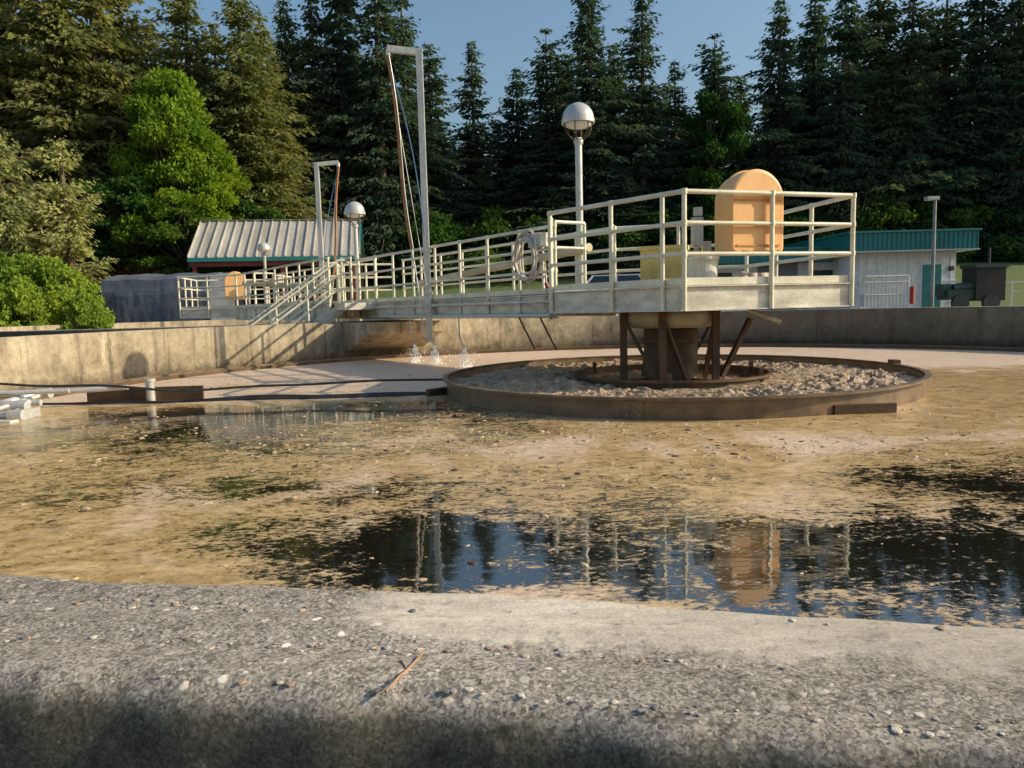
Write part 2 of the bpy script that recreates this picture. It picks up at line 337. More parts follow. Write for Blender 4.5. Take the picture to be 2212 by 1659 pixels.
# ---------------------------------------------------------------- tanks
def tank(c,name,detail):
    TW=.158; a0=math.atan2(-C1[1],-C1[0])
    if detail:
        th=np.concatenate([np.linspace(a0-.22,a0+.22,900),np.linspace(a0+.22,a0-.22+2*math.pi,561)[1:-1]])
    else: th=np.linspace(0,2*math.pi,129)[:-1]
    rad=[(R,-.7),(R,.3),(R,.872),(R+.004,.88)]+[(R+.004+TW*(k/14),.88) for k in range(1,15)]+[(R+TW+.014,.876),(R+TW+.026,.866),(R+TW+.034,.850),(R+TW+.038,.82),(R+TW+.042,.4),(R+TW+.042,-.7)]
    K=len(th);P=len(rad); VV=np.zeros((K*P,3)); cov=np.zeros(K*P); moss_shade=np.zeros(K*P)
    for i,t in enumerate(th):
        ds=(t-a0+math.pi)%(2*math.pi)-math.pi; s=ds*R
        base=0
        if detail: base=(.045+.035*sm(.05,.65,-s))*(1-sm(1.2,3.5,abs(s)))
        for k,(r,z) in enumerate(rad):
            kk=k-3; dr=base; dz=0
            if detail and abs(ds)<.23:
                wob=.0025*math.sin(s*9)+.002*math.sin(s*23+1)+.0015*math.sin(s*61+2)
                if kk<=1: dr+=wob*.8; 
                if kk>=14: dr+=wob*1.4
                if 0<=kk<16: dz=-.002*math.sin(s*5+kk)
            x=c[0]+(r+dr)*math.cos(t); y=c[1]+(r+dr)*math.sin(t)
            VV[i*P+k]=(x,y,z+dz)
            u_=(r-R)/.16
            f=sm(-.19,-.08,x)*(1-sm(.30,.80,u_+.22*(-x)*.3)) ; cov[i*P+k]=f
            moss_shade[i*P+k]={14:.0,15:.38,16:.75,17:1.,18:1.,19:1.,20:1.}.get(kk,0.)
    FF=[(i*P+k,((i+1)%K)*P+k,((i+1)%K)*P+k+1,i*P+k+1) for i in range(K) for k in range(P-1)]
    mi=[(0 if k<2 else 1) for i in range(K) for k in range(P-1)]
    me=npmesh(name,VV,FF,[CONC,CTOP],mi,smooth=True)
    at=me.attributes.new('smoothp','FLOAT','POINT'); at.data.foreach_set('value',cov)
    at=me.attributes.new('moss_shade','FLOAT','POINT'); at.data.foreach_set('value',moss_shade)
    o=link(name,me)
    m=MB(); 
    m.lathe((c[0],c[1],0),[(R-.52,-.3),(R-.52,.07),(R-.47,.07),(R-.47,-.1),(R+.0-.01,-.1)],RUSTB,200 if detail else 64,smooth=False)
    m.lathe((c[0],c[1],0),[(R-.8,-.1),(R-.8,.06),(R-.785,.06),(R-.785,-.1)],RUST,200 if detail else 64,a0=(a0+.35) if detail else 0,a1=(a0-.35+2*math.pi) if detail else 2*math.pi,smooth=False)
    m.obj('launder_weir',parent=o)
    return o
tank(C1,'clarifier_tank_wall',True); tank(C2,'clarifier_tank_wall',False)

def G(x,y,cx,cy,sx,sy): return np.exp(-((x-cx)/sx)**2-((y-cy)/sy)**2)
def water(c,name,main):
    st=.1 if main else .6
    Rw=R+.12
    g=np.arange(-Rw,Rw+st,st); X,Y=np.meshgrid(g,g); n=len(g)
    d=np.hypot(X,Y); sc=np.where(d>Rw,Rw/np.maximum(d,1e-6),1); X=X*sc+c[0]; Y=Y*sc+c[1]
    x=X.ravel();y=Y.ravel()
    cov=np.full(x.shape,.93); pink=np.full(x.shape,.15)
    if main:
        cov-=.75*G(x,y,1.7,3.2,2.4,1.05)+.45*G(x,y,2.8,2.8,1.3,.7)+.70*G(x,y,-.7,3.5,.9,.7)
        cov-=1.1*G(x,y,-2.4,8.3,2.8,.95)+.45*G(x,y,-3.4,6.8,1.7,1.2)+.40*G(x,y,-2.4,4.8,1.6,.8)+.35*G(x,y,-.8,6.4,2.5,.8)
        cov-=.35*G(x,y,3.2,4.6,1.3,.8)+.25*G(x,y,-.5,4.7,1.5,.3)+.4*G(x,y,4.5,3.6,1.4,.9)
        cov+=1.4*G(x,y,.12,2.62,.36,.15)+.5*G(x,y,-1.6,3.0,.6,.35)
        cov+=.3*G(x,y,1.6,6.1,2.0,.8)+.30*G(x,y,5.5,7.5,2,1.5)
        pink+=.40*G(x,y,.6,6.0,2.4,.6)+.4*G(x,y,2.4,5.6,.9,.4)+.6*G(x,y,.1,2.7,.6,.3)+.3*G(x,y,-1.5,4.6,1.2,.3)
        back=1/(1+np.exp(-(y-(9.55+.02*x))*8))*(x<0)+1/(1+np.exp(-(y-11.5)*2))*(x>=0)
        back=np.clip(back,0,1); pink=pink*(1-back)+back*.95; cov=cov*(1-back)+back*1.6
    V=np.stack([x,y,np.zeros_like(x)],1)
    idx=np.arange(n*n).reshape(n,n); F=np.stack([idx[:-1,:-1],idx[:-1,1:],idx[1:,1:],idx[1:,:-1]],-1).reshape(-1,4)
    dd=d.ravel(); keep=(dd[F].min(1)<Rw); F=F[keep]
    me=npmesh(name,V,F,[WATER])
    for nm,a in (('cov',cov),('pink',pink)):
        at=me.attributes.new(nm,'FLOAT','POINT'); at.data.foreach_set('value',a.astype(np.float32))
    link(name,me)
water(C1,'water',True); water(C2,'water',False)
cx,cy=C1
m=MB()
for k in range(6500):
    if k<4000: x=random.gauss(.8,2.6); y=random.gauss(6.2,1.2)
    elif k<5600: x=random.uniform(-6,7); y=random.uniform(2.8,9)
    else: x=random.uniform(-6,1); y=random.uniform(9.8,13)
    dc=math.hypot(x-cx,y-cy)
    if dc<3.2 or dc>9.4: continue
    if mn.noise((x*.9,y*1.5,2.))<random.uniform(-.5,.35): continue
    q=random.random(); s_=(.007 if y<5 else .010)+.028*q**6; n=6; an=random.uniform(0,3.14); ex=random.uniform(.4,.9); vs=[]
    for zz,rs in ((-.1,1.),(.25,.85),(.45,.4)):
        for i in range(n):
            b=2*math.pi*i/n; rj=s_*rs*random.uniform(.7,1.2); px_=rj*math.cos(b); py_=rj*math.sin(b)*ex
            vs.append((x+px_*math.cos(an)-py_*math.sin(an),y+px_*math.sin(an)+py_*math.cos(an),zz*s_*.6))
    m.add(vs,[(i,(i+1)%n,n+(i+1)%n,n+i) for i in range(n)]+[(n+i,n+(i+1)%n,2*n+(i+1)%n,2*n+i) for i in range(n)]+[tuple(range(2*n,3*n))],CLUMP if random.random()<.75 else RUST)
m.obj('floating_scum_clumps')

# ---------------------------------------------------------------- centre well baffle
m=MB(); r=3.05
m.lathe((cx,cy,0),[(r-.012,-.2),(r-.012,.20),(r-.012,.215)],RUSTB,160)
m.lathe((cx,cy,0),[(r,-.2),(r,.19),(r+.055,.195),(r+.055,.222),(r-.012,.222),(r-.012,.19)],RUSTB,160,smooth=False)
for k in range(4):
    t=k*math.pi/2+math.radians(251); d=(math.cos(t),math.sin(t)); ta=(-d[1],d[0])
    m.box((cx+d[0]*(r+.012),cy+d[1]*(r+.012),.09),(.20,.015,.19),RUSTB,ta)
    for q in (-.06,.06):
        for zz in (.05,.13): m.cyl((cx+d[0]*(r+.02)+ta[0]*q,cy+d[1]*(r+.02)+ta[1]*q,zz),(cx+d[0]*(r+.035)+ta[0]*q,cy+d[1]*(r+.035)+ta[1]*q,zz),.012,STEELD,n=6)
t=math.radians(-66); d=(math.cos(t),math.sin(t)); ta=(-d[1],d[0])
m.box((cx+d[0]*(r+.10),cy+d[1]*(r+.10),.045),(.62,.05,.10),RUST,(1,.05))
t=math.radians(2); m.box((cx+math.cos(t)*(r+.06),cy+math.sin(t)*(r+.06),.12),(.1,.16,.3),RUST)
m.box((cx-3.15,cy-.35,.03),(.35,.06,.12),RUST,(.7,.7))
r=1.28
m.lathe((cx,cy,0),[(r-.01,-.1),(r-.01,.20),(r+.05,.20),(r+.05,.17),(r,.17),(r,-.1)],RUST,96,smooth=False)
for k in range(6):
    t=k*math.pi/3+.3; m.box((cx+math.cos(t)*r,cy+math.sin(t)*r,.2),(.05,.05,.16),RUST)
m.obj('feedwell_baffle_ring')
nr,na=90,560; V=[];F=[]
for i in range(nr+1):
    rr=.35+(3.035-.35)*i/nr
    for k in range(na):
        t=2*math.pi*k/na; x=cx+rr*math.cos(t); y=cy+rr*math.sin(t)
        n1=mn.noise((x*2.1,y*2.1,0)); n2=mn.noise((x*6,y*6,3)); n3=mn.noise((x*14,y*14,5)); n4=mn.noise((x*27,y*27,8))
        patch=max(0,min(1,.55+1.6*mn.noise((x*.9,y*.9,9))))
        z=.11+.03*n1+(.03*n2+.032*n3+.02*n4)*(.35+patch)
        if rr<1.27: z=.06+.01*n2
        z+=.05*max(0,n2-.1)*patch
        V.append((x,y,z))
for i in range(nr):
    for k in range(na): F.append((i*na+k,i*na+(k+1)%na,(i+1)*na+(k+1)%na,(i+1)*na+k))
link('sludge_scum',npmesh('sludge_scum',np.array(V),F,[FOAMR],smooth=False))

m=MB()
m.lathe((cx,cy,0),[(.36,-.1),(.36,.78),(.34,.80)],RUST,40)
m.lathe((cx,cy,0),[(.37,.60),(.40,.60),(.40,.66),(.37,.66)],RUST,40,smooth=False)
m.lathe((cx,cy,0),[(.36,.80),(.50,.80),(.62,.86),(.66,.92),(.66,1.02),(.5,1.02)],CREAM,48)
for t in (math.radians(200),math.radians(250),math.radians(310),math.radians(20),math.radians(100)):
    x=cx+.72*math.cos(t);y=cy+.72*math.sin(t)
    m.beam((x,y,.0),(x,y,1.02),.09,.07,RUST)
    x2=cx+.45*math.cos(t+.6);y2=cy+.45*math.sin(t+.6)
    m.beam((x,y,.95),(x2,y2,.12),.06,.04,RUST)
    m.beam((x,y,.1),(cx+.36*math.cos(t),cy+.36*math.sin(t),.1),.05,.05,RUST)
m.beam((cx+.95,cy-.4,.9),(cx+.55,cy-.5,.15),.08,.05,RUST)
m.cyl((cx+.8,cy-.8,1.02),(cx+1.15,cy-.95,.86),.03,CREAM)
m.obj('centre_column')

# ---------------------------------------------------------------- railing helper
DT=1.32
def railing(m,pts,z,hs=(1.06,.71,.36),sp=1.0,down=.29,toe=True,r=.028,mat=RAIL,closed=False):
    n=len(pts)
    for i in range(n if closed else n-1):
        a=Vector(pts[i]+(0,)) if len(pts[i])==2 else Vector(pts[i]); b=Vector(pts[(i+1)%n]+(0,))
        Ln=(b-a).length; k=max(1,round(Ln/sp)); d=(b-a).normalized()
        for h in hs: m.cyl(a+Vector((0,0,z+h)),b+Vector((0,0,z+h)),r if h==hs[0] else r*.9,mat,n=10)
        for j in range(k+ (1 if (i==n-2 and not closed) else 0)):
            p=a+(b-a)*j/k
            m.cyl(p+Vector((0,0,z-down)),p+Vector((0,0,z+hs[0])),r,mat,n=10)
            for h in hs: m.cyl(p+Vector((0,0,z+h-.03)),p+Vector((0,0,z+h+.03)),r*1.3,mat,n=8)
        m.cyl(a+Vector((0,0,z+hs[0]-.02)),a+Vector((0,0,z+hs[0]+.024)),r*1.1,mat,n=8)
A=(.63,10.26);B=(2.01,8.6);Cc=(4.2,9.3);E=(3.75,11.9);Fp=(1.75,12.4);Gp=(.73,11.8)
u=Vector((-.555,.832,0)); v=Vector((.832,.555,0))
def build_bridge():
    m=MB()
    poly=[A,B,Cc,E,Fp,Gp]; 
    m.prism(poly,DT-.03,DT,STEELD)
    for i in range(6):
        a=Vector(poly[i]+(0,)); b=Vector(poly[(i+1)%6]+(0,)); d=(b-a).normalized(); nrm=Vector((d.y,-d.x,0))
        off=nrm*.012
        m.beam(a+off+Vector((0,0,DT-.145)),b+off+Vector((0,0,DT-.145)),.014,.29,STEEL)
        for zz in (DT-.005,DT-.285): m.beam(a+off*2.6+Vector((0,0,zz)),b+off*2.6+Vector((0,0,zz)),.05,.014,STEEL)
        m.beam(a+nrm*.01+Vector((0,0,DT+.05)),b+nrm*.01+Vector((0,0,DT+.05)),.008,.085,RAIL)
        k=int((b-a).length/.12)
        for j in range(k): 
            p=a+(b-a)*(j+.5)/k+nrm*.02+Vector((0,0,DT-.03)); m.cyl(p,p+nrm*.008,.009,GALV,n=6)
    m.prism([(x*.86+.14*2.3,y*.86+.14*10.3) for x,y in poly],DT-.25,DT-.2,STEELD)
    def offp(p,q=.06):
        c=Vector((2.3,10.4)); d=(Vector(p)-c).normalized(); r_=Vector(p)+d*q; return (r_.x,r_.y)
    op=[offp(p) for p in poly]
    railing(m,[op[5],op[0],op[1],op[2],op[3],op[4]],DT,sp=.95,toe=False)
    b0=Vector(op[1]+(0,)); a0_=Vector(op[0]+(0,)); p=b0+(a0_-b0)*.14; m.cyl(p+Vector((0,0,DT-.29)),p+Vector((0,0,DT+1.06)),.028,RAIL,n=8)
    L_=8.0; n0=Vector(Gp+(0,)); f0=Vector(Fp+(0,))
    for s0 in (n0,f0):
        a=s0; b=s0+u*L_
        m.beam(a+Vector((0,0,1.12)),b+Vector((0,0,1.12)),.012,.36,STEEL)
        for zz in (.945,1.30): m.beam(a+Vector((0,0,zz)),b+Vector((0,0,zz)),.12,.016,STEEL)
        k=8
        for j in range(k+1):
            p=a+(b-a)*j/k; m.beam(p+Vector((0,0,.955)),p+Vector((0,0,1.29)),.012,.1,STEEL)
        railing(m,[(a.x,a.y),(b.x,b.y)],DT,sp=1.0,down=.1)
        m.beam(a+Vector((0,0,DT+.05)),b+Vector((0,0,DT+.05)),.008,.085,RAIL)
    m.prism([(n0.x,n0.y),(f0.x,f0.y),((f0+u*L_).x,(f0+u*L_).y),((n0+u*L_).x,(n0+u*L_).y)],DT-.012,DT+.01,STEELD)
    a=n0-v*.10+Vector((0,0,.98)); m.cyl(a,a+u*7.6,.035,GALV)
    a=n0-v*.1+Vector((0,0,1.2)); m.cyl(a,a+u*7.6,.025,STEEL)
    a=f0-v*.12+Vector((0,0,DT+.78)); m.cyl(a+u*.5,a+u*6.9-Vector((0,0,.35)),.075,CREAM)
    for s_ in (2.9,4.1,5.0):
        p=n0+u*s_-v*.12; m.tube([p+Vector((0,0,.98)),p+Vector((0,0,.6)),p+Vector((.05,-.02,.45)),p+Vector((.09,-.04,.40))],.014,GALV)
    for s_ in (.3,.9):
        p=n0+u*s_-v*.1; m.beam(p+Vector((0,0,.95)),p+Vector((.25,-.1,.42)),.035,.02,RUST)
    for q in (.0,.5,1.0):
        p=n0+v*1.2*q; m.cyl(p+Vector((0,0,DT)),p+Vector((0,0,DT+1.12)),.028,RAIL,n=8)
    m.cyl(n0+Vector((0,0,DT+1.12)),n0+v*.6+Vector((0,0,DT+1.12)),.028,RAIL,n=8)
    m.cyl(n0+Vector((0,0,DT+.72)),n0+v*.6+Vector((0,0,DT+.72)),.024,RAIL,n=8)
    m.box((n0.x-.25,n0.y+.2,DT+.86),(.34,.16,.22),STEEL,(-u.x,-u.y)); 
    m.cyl((2.35,9.35,DT),(2.35,9.35,DT+.85),.035,STEEL); m.box((2.35,9.35,DT+.68),(.12,.14,.34),GALV); m.box((2.35,9.31,DT+.92),(.09,.1,.1),GALV)
    m.box((2.47,9.37,DT+.50),(.1,.1,.12),STEEL)
    return m
def hose_coil():
    m=MB(); c=Vector((.40,12.15,DT+.60))
    for k in range(8):
        rr=.27+.05*random.random(); off=Vector((random.uniform(-.06,.06),random.uniform(-.05,.05),random.uniform(-.08,.04)))
        an=random.uniform(-.25,.25); ax=(u*math.cos(an)+v*math.sin(an)); ez=random.uniform(1.1,1.4); ph=random.uniform(0,6)
        m.tube([c+off-v*.12+ax*rr*(1+.05*math.sin(2*t+ph))*math.cos(t)+Vector((0,0,rr*ez*math.sin(t))) for t in np.linspace(0,2*math.pi,28)[:-1]],.015,HOSE,closed=True)
    m.tube([c-v*.12+Vector((.28,0,-.1)),c-v*.16+Vector((.33,-.05,-.5)),c-v*.18+Vector((.3,-.1,-.8)),c-v*.12+Vector((.38,-.1,-.98))],.015,HOSE)
    m.cyl(c-v*.14+Vector((.3,-.06,-.42)),c-v*.14+Vector((.36,-.08,-.55)),.03,RED)
    m.cyl(c-v*.14+Vector((.36,-.1,-.85)),c-v*.14+Vector((.38,-.1,-1.0)),.03,RED)
    return m
def buoy_box():
    m=MB(); d=Vector((Cc[0]-B[0],Cc[1]-B[1],0)).normalized(); nrm=Vector((d.y,-d.x,0))
    c=Vector((B[0],B[1],0))+d*1.0-nrm*.16; w=.37; z0=DT+.36; zs=DT+.98; 
    prof=[(-w+.03,z0+.015),(-w,z0+.05),(-w,zs)]
    for t in np.linspace(math.pi,0,26): prof.append((w*math.cos(t)*1.0,zs+.01+w*.97*math.sin(t)))
    prof+=[(w,zs),(w,z0+.05),(w-.03,z0+.01)]
    for k in range(1,12): prof.append((w-.03-(2*w-.06)*k/12,z0+(.010*math.sin(k*2.1)+.01)))
    layers=[(.16,.93),(.15,.975),(.135,1.),(-.02,1.),(-.035,1.03),(-.055,1.03),(-.07,1.),(-.20,.97)]
    vs=[];n=len(prof); zc=(z0+zs)/2+.1
    for off,s_ in layers:
        for (a,z) in prof: p=c+d*a*s_+nrm*off; vs.append((p.x,p.y,zc+(z-zc)*s_))
    fs=[]
    for l in range(len(layers)-1):
        for i in range(n): fs.append((l*n+i,l*n+(i+1)%n,(l+1)*n+(i+1)%n,(l+1)*n+i))
    m.add(vs,fs,ORANGE); m.add(vs,[tuple(range(n)),tuple(reversed(range((len(layers)-1)*n,len(layers)*n)))],ORANGE)
    p=c+nrm*.165+Vector((0,0,DT+.46)); m.beam(p-d*.3,p+d*.3,.012,.02,ORANGED)
    p=c+nrm*.165+Vector((0,0,DT+.985)); m.beam(p-d*.33,p+d*.33,.015,.025,ORANGED)
    return m
def davit():
    m=MB(); p=Vector(Gp+(0,))+u*4.1-v*.13
    top=CZ+5.06
    m.beam(p+Vector((0,0,.55)),p+Vector((0,0,top)),.12,.12,ALU)
    arm=Vector((-1,-.1,0)).normalized()
    m.beam(p+Vector((.06,0,top-.05))-Vector((0,0,0)),p+arm*.62+Vector((0,0,top+.02)),.10,.12,ALU)
    m.cyl(p+arm*.6+Vector((0,0,top)),p+arm*.6+Vector((0,0,top-.12)),.05,GALV)
    m.box(p+Vector((0,0,.5)),(.22,.2,.06),GALV)
    e=p+arm*.62+Vector((0,0,top-.1)); q=p+arm*.12+Vector((0,-.15,.6))
    pts=[e+(q-e)*t+Vector((.03*math.sin(t*9),0,0)) for t in np.linspace(0,1,20)]
    m.tube(pts[:14],.028,RUSTO); m.tube(pts[13:],.018,GALV)
    m.tube([p_+Vector((.035,-.02,0)) for p_ in pts[:14]],.012,GALV,n=6)
    q2=p+arm*.02+Vector((0,-.08,2.6)); m.tube([e+(q2-e)*t+arm*(-.10*math.sin(math.pi*t)) for t in np.linspace(0,1,10)],.011,BLUE)
    m.tube([e+(q2-Vector((0,0,1.0))-e)*t for t in np.linspace(0,1,4)],.008,GALV)
    for zz in (1.2,1.45,2.3): m.box(p+Vector((0,.02,zz)),(.18,.2,.05),GALV)
    return m
def lamp(x,y,zbase,ztop,name='street_lamp'):
    m=MB(); rd=.275; p=(x,y,ztop-rd*1.02)
    m.lathe(p,[(rd*math.cos(t),rd*1.02*math.sin(t)) for t in np.linspace(0,math.pi/2,12)],GALV,32)
    m.lathe(p,[(rd+.012,.0),(rd+.012,-.07),(rd-.01,-.075),(rd-.02,-.02),(.05,-.02)],GALV,32,smooth=False)
    m.lathe((p[0],p[1],p[2]-.075),[(.235,0),(.225,-.03),(.17,-.06),(.08,-.08),(0.001,-.08)],LENS,24)
    for k in range(6):
        t=k*math.pi/3+.2; c,s_=math.cos(t),math.sin(t)
        m.tube([(p[0]+c*r_,p[1]+s_*r_,p[2]+z_) for r_,z_ in ((.235,-.07),(.235,-.15),(.20,-.24),(.13,-.31),(.06,-.36))],.011,RUST,n=6)
    m.lathe((p[0],p[1],p[2]-.37),[(.001,.06),(.07,.06),(.085,0),(.07,-.06),(.06,-.07)],GALV,16)
    m.cyl((x,y,zbase),(x,y,p[2]-.36),.062,GALV,n=16)
    m.cyl((x,y,zbase),(x,y,zbase+.04),.13,GALV,n=16)
    return m.obj(name)

rot2=math.radians(181.2)
def twice(mb,name,sc2=(1,1,1)):
    loc=(C1[0],C1[1],0); o=mb.obj(name,loc)
    o2=bpy.data.objects.new(name,o.data); o2.location=(C2[0],C2[1],0); o2.rotation_euler=(0,0,rot2); o2.scale=sc2; S.collection.objects.link(o2); return o
twice(build_bridge(),'clarifier_bridge'); twice(buoy_box(),'life_ring_cabinet'); twice(davit(),'davit_pole',(1,1,.86))
hose_coil().obj('hose_coil')
lamp(1.26,13.2,DT-.2,CZ+3.47); lamp(-4.15,20.5,-.3,CZ+2.95); lamp(-10.9,33.5,.2,CZ+3.15)

m=MB(); m.box((1.98,9.55,DT+.24),(.56,.34,.48),YEL,(.95,-.3)); m.box((1.98,9.55,DT+.50),(.60,.37,.05),YEL,(.95,-.3))
m.box((1.98-.1,9.36,DT+.2),(.1,.02,.2),YEL,(.95,-.3)); m.obj('yellow_storage_box')
m=MB(); m.lathe((2.32,9.0,DT),[(.001,.005),(.17,.005),(.19,.31),(.205,.31),(.205,.35),(.19,.35),(.18,.02)],WHITEP,28,smooth=False)
m.tube([(2.32+.2*math.cos(t),9.0-.02,DT+.32-.12*math.sin(t)) for t in np.linspace(0,math.pi,12)],.005,GALV); m.obj('bucket')
m=MB(); 
for k in range(6): m.lathe((2.9+.06*k,9.3+.02*(k%2),DT),[(.001,.18-.01*k),(.07,.15),(.1,.07),(.09,.0)],HOSE,10)
m.obj('rag_pile')

m=MB(); c0=Vector((C1[0],C1[1],0)); dd=Vector((-2.6-cx,17.2-cy,0)).normalized(); tt=Vector((dd.y,-dd.x,0))
pr=[(R+.02,.86),(R-1.5,.86),(R-1.5,.62),(R-.45,.22),(R+.02,.22)]
vs=[];hw=.95
for s_ in (-hw,hw):
    for r_,z_ in pr: p=c0+dd*r_+tt*s_; vs.append((p.x,p.y,z_))
m.add(vs,[(0,1,2,3,4),(9,8,7,6,5)]+[(i,i+5,(i+1)%5+5,(i+1)%5) for i in range(5)],CONC); m.obj('concrete_corbel')

m=MB()
m.box((-3.55,18.75,DT-.08),(2.4,2.2,.16),STEEL,(u.x,u.y))
railing(m,[(-4.7,19.3),(-4.6,20.2),(-3.2,20.6)],DT,sp=.8)
s0=Vector((-4.2,18.2,0)); sdir=Vector((-.9,-.436,0)).normalized(); sp_=Vector((-sdir.y,sdir.x,0))
for i in range(8):
    p=s0+sdir*(.27*i+.15); m.box((p.x,p.y,DT-.2*(i+1)),(.27,1.0,.04),STEEL,(sdir.x,sdir.y))
for sgn in (-.52,.52):
    q=s0+sp_*sgn
    m.beam(q+Vector((0,0,DT-.08)),q+sdir*2.3+Vector((0,0,DT-1.7)),.03,.24,STEEL)
    for h in (1.0,.68,.36):
        m.tube([q+Vector((.1,0,DT+h)),q+sdir*.05+Vector((0,0,DT+h)),q+sdir*2.3+Vector((0,0,DT+h-1.62))]+([q+sdir*2.5+Vector((0,0,DT+h-1.62)),q+sdir*2.5+Vector((0,0,DT-1.3))] if h==1.0 else []),.03,RAIL)
    for j in range(4):
        pp=q+sdir*(.1+.72*j); zz=DT-.1-.505*j; m.cyl(pp+Vector((0,0,zz-.1)),pp+Vector((0,0,zz+1.05)),.027,RAIL,n=8)
    m.tube([q+Vector((.2,.1,DT)),q+Vector((.2,.1,DT+.9)),q+Vector((.1,.05,DT+1.02)),q+Vector((-.1,0,DT+1.0))],.03,RAIL)
railing(m,[(-3.75,17.75),(-4.0,17.9)],DT,sp=.5)
m.obj('access_stairs')

# ---------------------------------------------------------------- skimmer arm, hose
m=MB()
m.box((-4.85,9.75,.09),(1.50,.05,.22),RUST,(1,.04)); m.cyl((-4.75,9.68,-.1),(-4.75,9.68,.30),.055,GALV); m.cyl((-4.75,9.68,.28),(-4.75,9.68,.32),.07,GALV)
for (a,b,r_) in (((-7.4,9.1,.16),(-5.0,9.6,.22),.035),((-7.2,8.7,.12),(-5.7,8.9,.13),.04),((-6.2,8.3,.02),(-5.9,9.4,.2),.03),((-6.6,8.3,.05),(-5.6,8.35,.06),.045),((-5.75,8.3,-.02),(-5.75,8.75,.16),.035),((-6.0,9.3,.2),(-6.3,8.5,.05),.05),((-6.7,8.9,.25),(-5.5,9.15,.24),.03)):
    m.cyl(a,b,r_,GALV,n=12)
for p in ((-5.9,9.3,.2),(-5.75,8.6,.12),(-6.2,8.6,.1),(-5.6,8.3,.06)): m.cyl(Vector(p)-Vector((.08,0,0)),Vector(p)+Vector((.08,0,0)),.065,GALV,n=12)
m.box((-5.95,8.25,-.01),(.8,.3,.06),STEEL); m.box((-5.6,8.5,.05),(.06,.5,.10),GALV,(1,.2))
m.obj('skimmer_assembly')
m=MB()
P=[]
for t in np.linspace(0,1,60):
    x=-7.4+6.55*t; y=9.45+.35*t+.06*math.sin(t*11); z=.22+.10*math.sin(t*7+.5)*(1-t)+.03*math.sin(t*23)*(1-t)-.02*t
    P.append((x,y,max(z,.03)))
m.tube(P,.016,BLACK)
P=[(x+.05,y+.12+.08*math.sin(i*.22),.02+.01*math.sin(i*.4)) for i,(x,y,z) in enumerate(P)]; m.tube(P,.018,BLACK)
P=[(-4.3+3.4*t,9.62+.1*t+.05*math.sin(t*8),.015) for t in np.linspace(0,1,30)]; m.tube(P,.022,BLACK)
m.obj('floating_hose')
m=MB(); 
n0=Vector(Gp+(0,))
for s_ in (2.9,4.1,5.0):
    c=n0+u*s_-v*.12+Vector((.09,-.04,.38))
    for k in range(260):
        t=random.random(); an=random.uniform(0,6.28); rr=.02+.20*t*random.random()
        p=c+Vector((rr*math.cos(an),rr*math.sin(an),-.38*t))
        if random.random()<.35: p=c+Vector((rr*2.2*math.cos(an),rr*2.2*math.sin(an),-.37+.30*random.random()**2))
        h=random.uniform(.003,.007); l=h*random.uniform(2,7)
        m.add([p+Vector((h,0,0)),p+Vector((0,h,0)),p+Vector((-h,0,0)),p+Vector((0,-h,0)),p+Vector((0,0,l)),p-Vector((0,0,l))],[(0,1,4),(1,2,4),(2,3,4),(3,0,4),(1,0,5),(2,1,5),(3,2,5),(0,3,5)],DROP)
m.obj('water_spray')

# ---------------------------------------------------------------- pebbles and twig on the coping
m=MB(); a0=math.atan2(-cy,-cx)
cols=[simple('pebble_grey',(.32,.30,.28),(.42,.39,.36),60,.8),simple('pebble_tan',(.48,.39,.28),(.56,.47,.34),60,.8),simple('pebble_dark',(.14,.13,.12),(.20,.19,.18),60,.8),simple('pebble_pale',(.66,.6,.5),(.58,.52,.43),60,.8),simple('pebble_brown',(.34,.22,.14),(.42,.29,.2),60,.8)]
for k in range(2600):
    t=a0+random.uniform(-.085,.085)*(1 if random.random()<.8 else 1.6); s=(t-a0)*R
    rr=R+(.045+.035*sm(.05,.65,-s))+.01+random.random()**.8*.155
    x=cx+rr*math.cos(t); y=cy+rr*math.sin(t)
    if x>-.17 and rr<R+.14 and random.random()<.90: continue
    q=random.random(); s_=.0009+.0032*q**3.5
    if random.random()<.009: s_=.0060
    z=.8793
    an=random.uniform(0,3.14); ex=random.uniform(.55,1.)
    vs=[];
    for zz,rs in ((-.3,1.),(.0,.95),(.07,.75)):
        for i in range(7):
            b=2*math.pi*i/7; px_=s_*rs*math.cos(b)*(1+.14*math.sin(i*3+k)); py_=s_*rs*math.sin(b)*ex
            vs.append((x+px_*math.cos(an)-py_*math.sin(an),y+px_*math.sin(an)+py_*math.cos(an),z+zz*s_*.8))
    fs=[(i,(i+1)%7,7+(i+1)%7,7+i) for i in range(7)]+[(7+i,7+(i+1)%7,14+(i+1)%7,14+i) for i in range(7)]+[tuple(range(14,21))]
    m.add(vs,fs,random.choice(cols),True)
m.obj('gravel_pebbles')
m=MB(); m.tube([(-.088,.462,.8815),(-.082,.478,.883),(-.078,.49,.882),(-.070,.515,.8815)],.0009,TWIG,n=6); m.tube([(-.078,.49,.882),(-.084,.505,.882)],.0006,TWIG,n=6); m.obj('twig')

